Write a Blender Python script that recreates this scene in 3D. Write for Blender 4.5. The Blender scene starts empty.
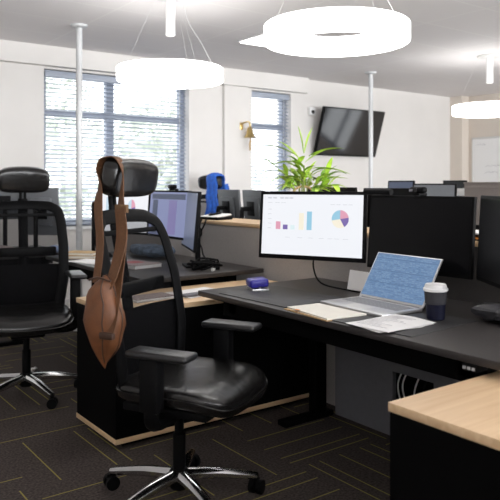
import bpy, bmesh, math, random
from mathutils import Vector, Matrix
PI = math.pi
R = math.radians
random.seed(7)
COL = bpy.context.scene.collection

# ------------------------------------------------------------------ materials
def new_mat(name):
    m = bpy.data.materials.new(name); m.use_nodes = True
    return m, m.node_tree.nodes, m.node_tree.links

def pbr(name, col, rough=.5, metal=0., noise=0., nscale=40., bump=0., spec=.5, coat=0.):
    m, N, L = new_mat(name)
    b = N['Principled BSDF']
    b.inputs['Base Color'].default_value = (*col, 1)
    b.inputs['Roughness'].default_value = rough
    b.inputs['Metallic'].default_value = metal
    b.inputs['Specular IOR Level'].default_value = spec
    b.inputs['Coat Weight'].default_value = coat
    tc = N.new('ShaderNodeTexCoord')
    nz = N.new('ShaderNodeTexNoise'); nz.inputs['Scale'].default_value = nscale; nz.inputs['Detail'].default_value = 4
    L.new(tc.outputs['Object'], nz.inputs['Vector'])
    if noise:
        r = N.new('ShaderNodeValToRGB')
        r.color_ramp.elements[0].position = .3; r.color_ramp.elements[1].position = .7
        r.color_ramp.elements[0].color = (*[c*(1-noise) for c in col], 1)
        r.color_ramp.elements[1].color = (*[min(1, c*(1+noise)) for c in col], 1)
        L.new(nz.outputs['Fac'], r.inputs['Fac']); L.new(r.outputs['Color'], b.inputs['Base Color'])
    if bump:
        bp = N.new('ShaderNodeBump'); bp.inputs['Strength'].default_value = bump; bp.inputs['Distance'].default_value = .01
        L.new(nz.outputs['Fac'], bp.inputs['Height']); L.new(bp.outputs['Normal'], b.inputs['Normal'])
    return m

def emit(name, col, s=1.):
    m, N, L = new_mat(name)
    b = N['Principled BSDF']
    b.inputs['Base Color'].default_value = (.02, .02, .02, 1)
    b.inputs['Roughness'].default_value = .3
    b.inputs['Emission Color'].default_value = (*col, 1)
    b.inputs['Emission Strength'].default_value = s
    return m

def wood_mat(name, axis):
    m, N, L = new_mat(name)
    b = N['Principled BSDF']; b.inputs['Roughness'].default_value = .45
    tc = N.new('ShaderNodeTexCoord'); mp = N.new('ShaderNodeMapping')
    mp.inputs['Scale'].default_value = (2, 30, 30) if axis == 'x' else (30, 2, 30)
    L.new(tc.outputs['Object'], mp.inputs['Vector'])
    nz = N.new('ShaderNodeTexNoise'); nz.inputs['Scale'].default_value = 1.0; nz.inputs['Detail'].default_value = 6; nz.inputs['Distortion'].default_value = .6
    L.new(mp.outputs['Vector'], nz.inputs['Vector'])
    r = N.new('ShaderNodeValToRGB')
    r.color_ramp.elements[0].position = .3; r.color_ramp.elements[1].position = .75
    r.color_ramp.elements[0].color = (.68, .45, .25, 1); r.color_ramp.elements[1].color = (.84, .62, .39, 1)
    L.new(nz.outputs['Fac'], r.inputs['Fac']); L.new(r.outputs['Color'], b.inputs['Base Color'])
    return m

def see_through(name, col, alpha):
    m, N, L = new_mat(name)
    b = N['Principled BSDF']; b.inputs['Base Color'].default_value = (*col, 1); b.inputs['Roughness'].default_value = .8; b.inputs['Specular IOR Level'].default_value = .05
    t = N.new('ShaderNodeBsdfTransparent'); mx = N.new('ShaderNodeMixShader')
    tc = N.new('ShaderNodeTexCoord'); ck = N.new('ShaderNodeTexNoise'); ck.inputs['Scale'].default_value = 300
    L.new(tc.outputs['Object'], ck.inputs['Vector'])
    mr = N.new('ShaderNodeMapRange'); mr.inputs['To Min'].default_value = alpha-.08; mr.inputs['To Max'].default_value = alpha+.08
    L.new(ck.outputs['Fac'], mr.inputs['Value']); L.new(mr.outputs['Result'], mx.inputs['Fac'])
    L.new(t.outputs[0], mx.inputs[1]); L.new(b.outputs[0], mx.inputs[2])
    L.new(mx.outputs[0], N['Material Output'].inputs['Surface'])
    return m

def glass_mat(name):
    m, N, L = new_mat(name)
    N.remove(N['Principled BSDF'])
    t = N.new('ShaderNodeBsdfTransparent'); g = N.new('ShaderNodeBsdfGlossy'); g.inputs['Roughness'].default_value = .03
    mx = N.new('ShaderNodeMixShader'); mx.inputs['Fac'].default_value = .06
    L.new(t.outputs[0], mx.inputs[1]); L.new(g.outputs[0], mx.inputs[2]); L.new(mx.outputs[0], N['Material Output'].inputs['Surface'])
    return m

def carpet_mat():
    m, N, L = new_mat('carpet')
    b = N['Principled BSDF']; b.inputs['Roughness'].default_value = .95; b.inputs['Specular IOR Level'].default_value = .1
    tc = N.new('ShaderNodeTexCoord'); sp = N.new('ShaderNodeSeparateXYZ'); L.new(tc.outputs['Object'], sp.inputs[0])
    def M(op, a, c=None):
        n = N.new('ShaderNodeMath'); n.operation = op
        for k, v in enumerate((a, c)):
            if v is None: continue
            if isinstance(v, (int, float)): n.inputs[k].default_value = v
            else: L.new(v, n.inputs[k])
        return n.outputs[0]
    T = .523
    gx = M('DIVIDE', M('SUBTRACT', sp.outputs['X'], .95-20*T), T); gy = M('DIVIDE', M('SUBTRACT', sp.outputs['Y'], 2.85-20*T), T)
    ix, iy = M('FLOOR', gx), M('FLOOR', gy)
    fx, fy = M('FRACT', gx), M('FRACT', gy)
    par = M('MODULO', M('ADD', ix, iy), 2)          # 0 at (20,20): threads along Y
    u = M('ADD', M('MULTIPLY', fx, M('SUBTRACT', 1, par)), M('MULTIPLY', fy, par))
    mask = None
    for k, o in enumerate((.12, .245, .49, .755, .9)):
        wn = N.new('ShaderNodeTexWhiteNoise'); wn.noise_dimensions = '3D'
        cv = N.new('ShaderNodeCombineXYZ'); L.new(ix, cv.inputs[0]); L.new(iy, cv.inputs[1]); cv.inputs[2].default_value = k*1.7
        L.new(cv.outputs[0], wn.inputs['Vector'])
        on = M('LESS_THAN', wn.outputs['Value'], .74)
        ln = M('MULTIPLY', on, M('LESS_THAN', M('ABSOLUTE', M('SUBTRACT', u, o)), .0062))
        mask = ln if mask is None else M('MAXIMUM', mask, ln)
    nz = N.new('ShaderNodeTexNoise'); nz.inputs['Scale'].default_value = 90; nz.inputs['Detail'].default_value = 3
    L.new(tc.outputs['Object'], nz.inputs['Vector'])
    r = N.new('ShaderNodeValToRGB'); r.color_ramp.elements[0].position = .3; r.color_ramp.elements[1].position = .7
    r.color_ramp.elements[0].color = (.040, .033, .030, 1); r.color_ramp.elements[1].color = (.105, .087, .080, 1)
    L.new(nz.outputs['Fac'], r.inputs['Fac'])
    mx = N.new('ShaderNodeMix'); mx.data_type = 'RGBA'
    L.new(mask, mx.inputs['Factor']); L.new(r.outputs['Color'], mx.inputs['A']); mx.inputs['B'].default_value = (.30, .27, .075, 1)
    L.new(mx.outputs['Result'], b.inputs['Base Color'])
    bp = N.new('ShaderNodeBump'); bp.inputs['Strength'].default_value = .5; bp.inputs['Distance'].default_value = .004
    L.new(nz.outputs['Fac'], bp.inputs['Height']); L.new(bp.outputs['Normal'], b.inputs['Normal'])
    return m

def ceiling_mat():
    m, N, L = new_mat('ceiling_tile')
    b = N['Principled BSDF']; b.inputs['Roughness'].default_value = .9
    tc = N.new('ShaderNodeTexCoord'); br = N.new('ShaderNodeTexBrick'); br.offset = 0; br.squash = 1
    mp = N.new('ShaderNodeMapping'); mp.inputs['Location'].default_value = (.03, .37, 0)
    L.new(tc.outputs['Object'], mp.inputs['Vector']); L.new(mp.outputs['Vector'], br.inputs['Vector'])
    for k, v in (('Scale', 1), ('Mortar Size', .010), ('Mortar Smooth', .2), ('Brick Width', 1.2), ('Row Height', .6)): br.inputs[k].default_value = v
    br.inputs['Color1'].default_value = (.86, .83, .83, 1); br.inputs['Color2'].default_value = (.84, .81, .815, 1); br.inputs['Mortar'].default_value = (.90, .88, .87, 1)
    L.new(br.outputs['Color'], b.inputs['Base Color'])
    nz = N.new('ShaderNodeTexNoise'); nz.inputs['Scale'].default_value = 60
    L.new(tc.outputs['Object'], nz.inputs['Vector'])
    bp = N.new('ShaderNodeBump'); bp.inputs['Strength'].default_value = .15; bp.inputs['Distance'].default_value = .005
    L.new(nz.outputs['Fac'], bp.inputs['Height']); L.new(bp.outputs['Normal'], b.inputs['Normal'])
    return m

M = dict(
    wall=pbr('wall_paint', (.77, .745, .72), .85, noise=.02, nscale=3, bump=.05),
    wall_warm=pbr('wall_paint_warm', (.70, .63, .56), .85, noise=.02, nscale=3),
    white=pbr('white_gloss', (.85, .85, .85), .4), offwhite=pbr('soft_white_plastic', (.7, .7, .69), .4),
    frame=pbr('window_frame_paint', (.25, .28, .35), .4, noise=.03),
    blind=pbr('blind_slat', (.36, .40, .48), .45, noise=.02), ceiling=ceiling_mat(), carpet=carpet_mat(),
    wood_x=wood_mat('oak_laminate', 'x'), wood_y=wood_mat('oak_laminate_cross', 'y'),
    black=pbr('black_laminate', (.003, .003, .0032), .6, noise=.1, nscale=20, spec=.04),
    desk=pbr('charcoal_desk_laminate', (.034, .030, .029), .42, noise=.15, nscale=120, spec=.4),
    deskedge=pbr('dark_desk_edge', (.014, .014, .015), .4),
    mat=pbr('dark_leather_mat', (.028, .027, .028), .5, noise=.15, nscale=200, bump=.1),
    plastic=pbr('black_plastic', (.004, .004, .0045), .55, noise=.08, nscale=60, spec=.1),
    plastic_soft=pbr('soft_black_pad', (.014, .014, .015), .36, noise=.1, nscale=60, spec=.6),
    leather=pbr('black_leather', (.007, .0065, .0065), .27, noise=.15, nscale=35, bump=.18, spec=.6),
    mesh=see_through('chair_mesh_fabric', (.008, .008, .009), .55),
    chrome=pbr('polished_aluminium', (.72, .72, .73), .18, 1.0, noise=.03),
    steel=pbr('brushed_steel', (.5, .5, .5), .35, 1.0, noise=.05),
    pole=pbr('grey_pole_paint', (.62, .63, .64), .35, noise=.02), brass=pbr('aged_brass', (.62, .46, .20), .3, 1.0, noise=.15),
    grey=pbr('grey_fabric_screen', (.40, .375, .36), .9, noise=.08, nscale=150, bump=.2),
    grey_dk=pbr('grey_panel', (.16, .16, .18), .7, noise=.05, nscale=30),
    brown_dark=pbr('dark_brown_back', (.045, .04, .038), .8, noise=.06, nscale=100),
    brown_grey=pbr('brown_grey_panel', (.20, .17, .155), .8, noise=.06, nscale=100),
    monback=pbr('dark_grey_monitor_back', (.075, .082, .09), .5, noise=.05), monback_lt=pbr('grey_monitor_back', (.16, .17, .185), .45, noise=.04),
    screen_off=pbr('screen_off', (.003, .003, .004), .3, spec=.2, noise=.05, nscale=2),
    tv=pbr('glossy_screen', (.01, .01, .012), .08, spec=.8, noise=.05, nscale=2),
    silver=pbr('silver_laptop', (.66, .66, .67), .35, .6, noise=.02), key=pbr('laptop_keys', (.30, .30, .31), .5),
    paper=pbr('white_paper', (.86, .85, .84), .8, noise=.02, nscale=8), cream=pbr('cream_paper', (.88, .85, .76), .8, noise=.03, nscale=8),
    kraft=pbr('kraft_card', (.50, .33, .16), .8, noise=.08), print_grey=pbr('grey_print', (.45, .45, .47), .8),
    blue=pbr('blue_jacket', (.02, .12, .55), .7, noise=.2, nscale=30, bump=.3), cup=pbr('navy_cup', (.003, .004, .018), .5, noise=.1, spec=.2),
    sleeve=pbr('grey_sleeve', (.03, .03, .036), .8, noise=.1, nscale=90), violet=pbr('violet_plastic', (.035, .03, .30), .3, noise=.2, nscale=20),
    bag=pbr('brown_leather', (.150, .054, .019), .5, noise=.22, nscale=22, bump=.25), strap=pbr('brown_webbing', (.115, .048, .018), .65, noise=.15, nscale=120, bump=.2),
    bagdark=pbr('dark_brown_trim', (.05, .022, .012), .5), stitch=pbr('tan_stitch', (.15, .08, .036), .7),
    leaf=pbr('bright_leaf', (.42, .62, .07), .45, noise=.35, nscale=14), leaf_dk=pbr('green_leaf', (.22, .40, .05), .5, noise=.3, nscale=14),
    stem=pbr('plant_stem', (.28, .36, .09), .6), soil=pbr('potting_soil', (.035, .025, .018), .95, noise=.4, nscale=60, bump=.8),
    basket=pbr('wicker', (.52, .36, .17), .8, noise=.35, nscale=70, bump=.6), orange=pbr('tan_orange_fabric', (.62, .24, .07), .8, noise=.1),
    glass=glass_mat('window_glass'), ring=emit('lamp_diffuser', (1, .985, .96), 4.2), panel=emit('light_panel', (1, .98, .95), 6.0),
    e_white=emit('screen_white', (.93, .95, 1), .66), e_pink=emit('chart_pink', (.90, .42, .56), 0.58), e_purple=emit('chart_purple', (.23, .16, .48), 0.58),
    e_cyan=emit('chart_pale_cyan', (.78, .93, .96), 0.65), e_yellow=emit('chart_yellow', (1, .93, .76), 0.65), e_blue=emit('chart_blue', (.36, .68, .87), 0.61),
    e_grey=emit('chart_text_grey', (.62, .63, .70), 0.61), e_lap=emit('laptop_screen_blue', (.15, .27, .47), 0.58), e_lap2=emit('laptop_cell_light', (.22, .36, .56), 0.58),
    e_lap3=emit('laptop_cell_dark', (.11, .21, .39), 0.54), e_lav=emit('screen_lavender', (.30, .34, .58), 0.51), e_lav2=emit('screen_violet_block', (.27, .24, .50), 0.51),
    e_slate=emit('screen_slate', (.11, .14, .23), 0.41), e_sky=emit('screen_pale_blue', (.62, .80, .93), 0.61), e_led=emit('led_green', (.2, .9, .4), .5),
    trunk=pbr('bark', (.45, .42, .38), .9, noise=.3), treeleaf=pbr('tree_leaf', (.60, .64, .55), .7, noise=.3, nscale=2),
    red=pbr('red_grip', (.55, .12, .14), .6), pinkgrey=pbr('pink_grey_cover', (.40, .33, .32), .7, noise=.1), bluegrey=pbr('blue_grey_cloth', (.10, .14, .20), .8, noise=.5, nscale=25, bump=.5),
    copper=pbr('orange_marker', (.75, .28, .06), .5), dkbag=pbr('dark_grey_film', (.025, .025, .028), .3, noise=.3, nscale=20, bump=.6),
)

# ------------------------------------------------------------------ mesh builder
class MB:
    def __init__(s, T=None): s.bm = bmesh.new(); s.T = T or Matrix()
    def _add(s, verts, faces):
        vs = [s.bm.verts.new(s.T @ Vector(v)) for v in verts]
        for f in faces:
            try: s.bm.faces.new([vs[i] for i in f])
            except ValueError: pass
        return vs
    def box(s, x0, x1, y0, y1, z0, z1, bev=0., seg=2):
        vs = s._add([(x0,y0,z0),(x1,y0,z0),(x1,y1,z0),(x0,y1,z0),(x0,y0,z1),(x1,y0,z1),(x1,y1,z1),(x0,y1,z1)],
            [(0,3,2,1),(4,5,6,7),(0,1,5,4),(1,2,6,5),(2,3,7,6),(3,0,4,7)])
        if bev:
            es = list({e for v in vs for e in v.link_edges})
            bmesh.ops.bevel(s.bm, geom=es, offset=bev, segments=seg, profile=.5, affect='EDGES')
        return s
    def prism(s, pts, z0, z1):
        n = len(pts)
        s._add([(x, y, z0) for x, y in pts]+[(x, y, z1) for x, y in pts],
            [tuple(range(n))[::-1], tuple(range(n, 2*n))]+[(i, (i+1) % n, n+(i+1) % n, n+i) for i in range(n)])
        return s
    def tube(s, path, r, n=8, closed=False, sx=1., up=None):
        P = [Vector(p) for p in path]; k = len(P)
        rs = r if isinstance(r, (list, tuple)) else [r]*k
        vs = []; u = None
        for i in range(k):
            a = P[(i-1) % k] if (closed or i) else P[0]; b = P[(i+1) % k] if (closed or i < k-1) else P[-1]
            t = (b-a).normalized()
            if u is None:
                u = Vector(up) if up else (Vector((0,0,1)) if abs(t.z) < .9 else Vector((1,0,0)))
            u = (u - t*u.dot(t)).normalized(); w = t.cross(u)
            for j in range(n):
                q = 2*PI*j/n
                vs.append(P[i]+u*math.cos(q)*rs[i]+w*math.sin(q)*rs[i]*sx)
        fs = []
        for i in range(k if closed else k-1):
            for j in range(n):
                a = i*n+j; b = i*n+(j+1) % n; i2 = (i+1) % k
                fs.append((a, b, i2*n+(j+1) % n, i2*n+j))
        if not closed: fs += [tuple(range(n))[::-1], tuple((k-1)*n+j for j in range(n))]
        s._add(vs, fs); return s
    def lathe(s, prof, n=32, c=(0,0,0), closed=False):
        vs = []; k = len(prof)
        for r, z in prof:
            for j in range(n):
                q = 2*PI*j/n; vs.append((c[0]+r*math.cos(q), c[1]+r*math.sin(q), c[2]+z))
        fs = []
        for i in range(k if closed else k-1):
            i2 = (i+1) % k
            for j in range(n): fs.append((i*n+j, i*n+(j+1) % n, i2*n+(j+1) % n, i2*n+j))
        if not closed: fs += [tuple(range(n))[::-1], tuple((k-1)*n+j for j in range(n))]
        s._add(vs, fs); return s
    def cyl(s, a, b, r, n=20):
        return s.tube([a, b], r, n)
    def grid(s, fn, nu, nv):
        vs = [fn(i/nu, j/nv) for j in range(nv+1) for i in range(nu+1)]
        s._add(vs, [(j*(nu+1)+i, j*(nu+1)+i+1, (j+1)*(nu+1)+i+1, (j+1)*(nu+1)+i) for j in range(nv) for i in range(nu)])
        return s
    def ribbon(s, path, wdir, w, t):
        P = [Vector(p) for p in path]; k = len(P); vs = []
        for i in range(k):
            d = (P[min(k-1, i+1)]-P[max(0, i-1)]).normalized()
            wd = Vector(wdir[i] if isinstance(wdir, list) else wdir); wd = (wd-d*wd.dot(d)).normalized(); nn = d.cross(wd)
            ww = w[i] if isinstance(w, list) else w
            for a, b in ((-1,-1),(1,-1),(1,1),(-1,1)): vs.append(P[i]+wd*ww/2*a+nn*t/2*b)
        fs = [(0,1,2,3)[::-1], tuple(4*(k-1)+j for j in range(4))]
        for i in range(k-1):
            for j in range(4): fs.append((i*4+j, i*4+(j+1) % 4, i*4+4+(j+1) % 4, i*4+4+j))
        s._add(vs, fs); return s
    def blob(s, c, rx, ry, rz, n=16, p=1., fn=None):
        vs = []; fs = []; k = n//2
        sg = lambda v: math.copysign(abs(v)**p, v)
        for i in range(k+1):
            a = -PI/2+PI*i/k
            for j in range(n):
                b = 2*PI*j/n
                v = Vector((sg(math.cos(a))*sg(math.cos(b))*rx, sg(math.cos(a))*sg(math.sin(b))*ry, sg(math.sin(a))*rz))
                if fn: v = fn(v)
                vs.append(v+Vector(c))
        for i in range(k):
            for j in range(n): fs.append((i*n+j, i*n+(j+1) % n, (i+1)*n+(j+1) % n, (i+1)*n+j))
        s._add(vs, fs); return s
    def build(s, name, mat, parent=None, smooth=True, ang=38):
        bmesh.ops.remove_doubles(s.bm, verts=s.bm.verts, dist=1e-6)
        bmesh.ops.recalc_face_normals(s.bm, faces=s.bm.faces)
        me = bpy.data.meshes.new(name); s.bm.to_mesh(me); s.bm.free()
        me.materials.append(M[mat] if isinstance(mat, str) else mat)
        if smooth:
            me.polygons.foreach_set('use_smooth', [True]*len(me.polygons)); me.set_sharp_from_angle(angle=R(ang))
        o = bpy.data.objects.new(name, me); COL.objects.link(o)
        if parent: o.parent = parent
        return o

def spline(pts, n=6, closed=False):
    P = [Vector(p) for p in pts]; k = len(P); out = []
    for i in range(k if closed else k-1):
        g = (lambda q: P[q % k]) if closed else (lambda q: P[max(0, min(k-1, q))])
        a, b, c, d = g(i-1), g(i), g(i+1), g(i+2)
        for j in range(n):
            t = j/n
            out.append(.5*((2*b)+(c-a)*t+(2*a-5*b+4*c-d)*t*t+(3*b-a-3*c+d)*t**3))
    if not closed: out.append(P[-1])
    return out

def tag(o, label=None, cat=None, group=None, kind=None):
    if label: o['label'] = label
    if cat: o['category'] = cat
    if group: o['group'] = group
    if kind: o['kind'] = kind
    return o
def thing(name, label, cat, loc=(0,0,0), rz=0., group=None):
    o = bpy.data.objects.new(name, None); COL.objects.link(o)
    o.location = loc; o.rotation_euler = (0,0,rz); o.empty_display_size = .1
    return tag(o, label, cat, group)
def structure(o, label=None, cat='room'):
    return tag(o, label or o.name.replace('_', ' '), cat, kind='structure')
def dup(root, loc, rz, label, group=None):
    r = root.copy(); COL.objects.link(r); r.location = loc; r.rotation_euler = (0,0,rz); r['label'] = label
    if group: r['group'] = group
    for ch in list(root.children):
        c = ch.copy(); COL.objects.link(c); c.parent = r
        for g in list(ch.children):
            d = g.copy(); COL.objects.link(d); d.parent = c
    return r
RZ = lambda a: Matrix.Rotation(a, 4, 'Z')
TR = lambda *v: Matrix.Translation(Vector(v))

# ------------------------------------------------------------------ the room
X0, X1, Y0, Y1, H = -2.6, 9.3, -3.6, 6.85, 2.72
structure(MB().box(X0, X1, Y0, Y1, -.05, 0).build('floor', 'carpet', smooth=False), 'dark carpet tiles with thin yellow green lines', 'floor')
structure(MB().box(X0, X1, Y0, Y1+.02, H, H+.05).build('ceiling', 'ceiling', smooth=False), 'pale tiled ceiling', 'ceiling')
def wall_holes(name, y0, y1, xa, xb, holes, mat):
    b = MB(); x = xa
    for hx0, hx1, hz0, hz1 in holes:
        b.box(x, hx0, y0, y1, 0, H); b.box(hx0, hx1, y0, y1, 0, hz0); b.box(hx0, hx1, y0, y1, hz1, H); x = hx1
    b.box(x, xb, y0, y1, 0, H)
    return b.build(name, mat, smooth=False)
WIN = [(2.41, 4.16, .85, 2.50), (5.09, 5.74, .85, 2.50)]
structure(wall_holes('wall_back', Y1, Y1+.3, X0, X1+.2, WIN, 'wall'), 'pale painted wall with two windows', 'wall')
FWIN = [(-2.3, .9, .5, 2.62), (1.2, 4.6, .5, 2.62), (4.9, 8.6, .5, 2.62)]
structure(wall_holes('wall_front', Y0-.3, Y0, X0, X1+.2, FWIN, 'wall'), 'pale wall behind the viewer', 'wall')
RW = (3.35, 4.35, .25, 2.1)
structure(MB().box(X1,X1+.2,Y0,RW[0],0,H).box(X1,X1+.2,RW[1],Y1,0,H).box(X1,X1+.2,RW[0],RW[1],0,RW[2]).box(X1,X1+.2,RW[0],RW[1],RW[3],H).build('wall_right', 'wall_warm', smooth=False), 'beige end wall with the whiteboard', 'wall')
structure(MB().box(X0-.2, X0, Y0-.3, Y1+.3, 0, H).build('wall_left', 'wall', smooth=False), 'pale left wall', 'wall')
structure(MB().box(X0, 5.97, Y1-.10, Y1, 2.52, H).build('trim_1', 'wall', smooth=False), 'boxed-in beam along the top of the window wall', 'trim')
structure(MB().box(4.64, 5.0, Y1-.05, Y1, 0, 2.52, .004).build('trim_2', 'wall', smooth=False), 'shallow pillar between the windows', 'trim')
structure(MB().box(9.12, X1, 6.62, Y1, 0, H, .004).build('trim_3', 'wall_warm', smooth=False), 'square corner column', 'trim')
structure(MB().box(X0, X1, Y1-.115, Y1-.05, 0, .1).build('baseboard_back', 'white', smooth=False), 'white baseboard', 'baseboard')
structure(MB().box(X1-.015, X1, Y0, 6.6, 0, .1).build('baseboard_right', 'white', smooth=False), 'white baseboard', 'baseboard')

def window(idx, x0, x1, z0, z1, yin, yout, mullions, transom, desc):
    w = bpy.data.objects.new('window_%d' % idx, None); COL.objects.link(w); structure(w, desc, 'window')
    ym = (yin+yout)/2
    b = MB(); t = .06
    b.box(x0, x0+t, ym-.035, ym+.035, z0, z1); b.box(x1-t, x1, ym-.035, ym+.035, z0, z1)
    b.box(x0, x1, ym-.035, ym+.035, z0, z0+t); b.box(x0, x1, ym-.035, ym+.035, z1-t, z1)
    for mx in mullions: b.box(mx-.045, mx+.045, ym-.035, ym+.035, z0, z1)
    b.box(x0, x1, ym-.03, ym+.03, transom-.04, transom+.04)
    b.build('window_frame', 'frame', w, smooth=False)
    xs = [x0]+list(mullions)+[x1]
    for a, c in zip(xs[:-1], xs[1:]):
        for za, zc in ((z0, transom), (transom, z1)):
            MB().box(a+.03, c-.03, ym-.004, ym+.004, za+.03, zc-.03).build('pane', 'glass', w, smooth=False)
    s = 1 if yout > yin else -1
    MB().box(x0-.04, x1+.04, min(yin-.04*s, ym-.02*s), max(yin-.04*s, ym-.02*s), z0-.03, z0).build('window_sill', 'white', w, smooth=False)
    return w
window(1, *WIN[0], Y1, Y1+.3, [3.2], 2.06, 'wide window behind a slatted blind')
window(2, *WIN[1], Y1, Y1+.3, [], 2.06, 'narrow window behind the plant')
for k, fw in enumerate(FWIN): window(4+k, *fw, Y0, Y0-.3, [(fw[0]+fw[1])/2], 2.0, 'added window behind the viewer, to let light in')  # unseen windows, added to light the room from behind

w3 = bpy.data.objects.new('window_3', None); COL.objects.link(w3); structure(w3, 'added window in the end wall, for the television to mirror', 'window')  # added so the television has something bright to reflect
b = MB(); xa, xb = X1+.08, X1+.14
for ya in (RW[0], RW[1]-.06, RW[0]+.56): b.box(xa,xb,ya,ya+.06,RW[2],RW[3])
for za in (RW[2], RW[3]-.06, 1.25): b.box(xa,xb,RW[0],RW[1],za,za+.06)
b.build('window_frame', 'frame', w3, smooth=False)
MB().box(X1+.105,X1+.112,RW[0]+.03,RW[1]-.03,RW[2]+.03,RW[3]-.03).build('pane', 'glass', w3, smooth=False)

def blind(x0, x1, z0, z1, y, label):
    t = thing('window_blind', label, 'blind', ((x0+x1)/2, y, z1), 0, 'slatted window blinds')
    hw = (x1-x0)/2
    MB().box(-hw, hw, -.03, .03, -.07, 0, .004).build('headrail', 'blind', t)
    b = MB(); z = -.09
    while z > z0-z1+.04:
        b.box(-hw, hw, -.004, .004, z-.0015, z+.0015) if False else b._add(
            [(-hw,-.022,z-.010),(hw,-.022,z-.010),(hw,.022,z+.010),(-hw,.022,z+.010)], [(0,1,2,3)])
        z -= .046
    b.build('slats', 'blind', t, smooth=False)
    MB().box(-hw, hw, -.02, .02, z0-z1+.005, z0-z1+.03, .003).build('bottom_rail', 'blind', t)
    for xx in (-hw*.75, hw*.75, 0):
        MB().cyl((xx, -.024, -.07), (xx, -.024, z0-z1+.02), .0015, 6).build('ladder_cord', 'blind', t)
    MB().cyl((hw-.1, -.034, -.06), (hw-.1, -.034, -.85), .003, 6).build('tilt_wand', 'offwhite', t)
blind(2.43, 4.14, .86, 2.49, Y1+.05, 'wide slatted blind over the big window on the left')
blind(5.10, 5.73, .86, 2.49, Y1+.05, 'narrow slatted blind over the small window behind the plant')

# trees outside
def tree(x, y, h, r, label):
    t = thing('tree', label, 'tree', (x, y, -3.0), 0, 'trees outside the window')
    MB().tube(spline([(0,0,0),(.1,.05,2),(-.05,0,h-r*.8)]), [.2-.012*i for i in range(13)], 8).build('trunk', 'trunk', t)
    b = MB()
    for _ in range(2600):
        q = Vector((random.gauss(0,1), random.gauss(0,1), random.gauss(0,1))).normalized()*r*(random.random()**.45)
        q.z = q.z*1.1+h; d = Vector((random.uniform(-1,1), random.uniform(-1,1), random.uniform(-1,1)))*.16; e = d.orthogonal()*.55
        b._add([q-d, q+e, q+d, q-e], [(0,1,2,3)])
    b.build('foliage', 'treeleaf', t, smooth=False)
tree(4.3, 14.5, 4.6, 2.3, 'pale leafy tree outside, through left half of the wide window')
tree(9.0, 15.5, 4.2, 2.2, 'pale leafy tree outside, through the narrow window behind the plant')

# ------------------------------------------------------------------ lamps, poles, things on ceiling and walls
def ring_lamp(x, y, label):
    t = thing('ring_pendant_lamp', label, 'lamp', (x, y, H), 0, 'white ring pendant lamps')
    zb, zt, ro, ri = 2.07-H, 2.17-H, .40, .27
    MB().lathe([(ro,zb+.006),(ro,zt-.006),(ro-.006,zt),(ri+.006,zt),(ri,zt-.006),(ri,zb+.006),(ri+.006,zb),(ro-.006,zb)], 72, closed=True).build('ring', 'ring', t)
    MB().lathe([(0,-.002),(.125,-.002),(.13,-.018),(.06,-.03),(0,-.03)], 40).build('ceiling_plate', 'offwhite', t)
    MB().lathe([(0,-.025),(.036,-.025),(.036,-.30),(.03,-.306),(0,-.306)], 28).build('driver_tube', 'white', t)
    for k in range(3):
        a = 2*PI*k/3+.35
        MB().tube([(.11*math.cos(a),.11*math.sin(a),-.015),(.35*math.cos(a),.35*math.sin(a),zt)], .0006, 5).build('suspension_wire', 'offwhite', t)
    a = -.9
    MB().tube(spline([(.10*math.cos(a),.10*math.sin(a),-.02),(.14*math.cos(a),.14*math.sin(a),-.2),(.25*math.cos(a),.25*math.sin(a),-.38),(.34*math.cos(a),.34*math.sin(a),zt)]), .0015, 6).build('power_cord', 'offwhite', t)
    return t
LA = ring_lamp(2.52, 4.42, 'white ring pendant lamp hanging in front of the wide blind')
dup(LA, (2.58, 2.69, H), 0, 'largest white ring pendant lamp, hanging above the desk with the laptop')
dup(LA, (6.53, 4.38, H), 0, 'white ring pendant lamp hanging by the beige end wall with whiteboard')
t = thing('ceiling_light_panel', 'square white light panel set flush in the ceiling behind the largest ring lamp', 'light', (4.17, 5.1, H))
MB().box(-.32,.32,-.32,.32,-.012,0).box(-.30,.30,-.30,.30,-.014,-.001).build('panel_frame', 'white', t, smooth=False)
MB().box(-.30,.30,-.30,.30,-.02,-.013).build('diffuser', 'panel', t, smooth=False)

def pole(x, y, label):
    t = thing('service_pole', label, 'pole', (x, y, 0), 0, 'grey floor to ceiling service poles')
    MB().cyl((0,0,.01), (0,0,H-.02), .028, 24).build('tube', 'pole', t)
    MB().lathe([(0,0),(.075,0),(.07,-.018),(.03,-.03),(0,-.03)], 28, (0,0,H)).build('ceiling_flange', 'pole', t)
    MB().lathe([(0,0),(.075,0),(.07,.018),(.03,.03),(0,.03)], 28).build('floor_flange', 'pole', t)
pole(2.33, 5.72, 'grey pole to the ceiling left of the wide blind centre')
pole(6.28, 5.92, 'grey pole to the ceiling in front of the wall television')

t = thing('wall_bell', 'small brass bell on a bracket on the wall between the two windows', 'bell', (4.95, Y1-.05, 2.0))
MB().lathe([(0,.055),(.02,.055),(.03,.04),(.038,0),(.05,-.045),(.072,-.075),(.075,-.08),(.066,-.08),(0,-.05)], 28, (0,-.10,-.04)).build('bell_cup', 'brass', t)
MB().tube(spline([(-.06,0,.03),(-.065,-.05,.06),(-.02,-.10,.075),(.0,-.10,.04),(0,-.10,.0)]), .010, 8).box(-.085,-.035,-.012,0,-.02,.07,.004).build('bracket', 'brass', t)
MB().tube(spline([(0,-.10,-.09),(.012,-.10,-.15),(.0,-.10,-.2),(.005,-.10,-.28)]), [.006]*6+[.012]*13, 7).build('bell_rope', 'kraft', t)

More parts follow.
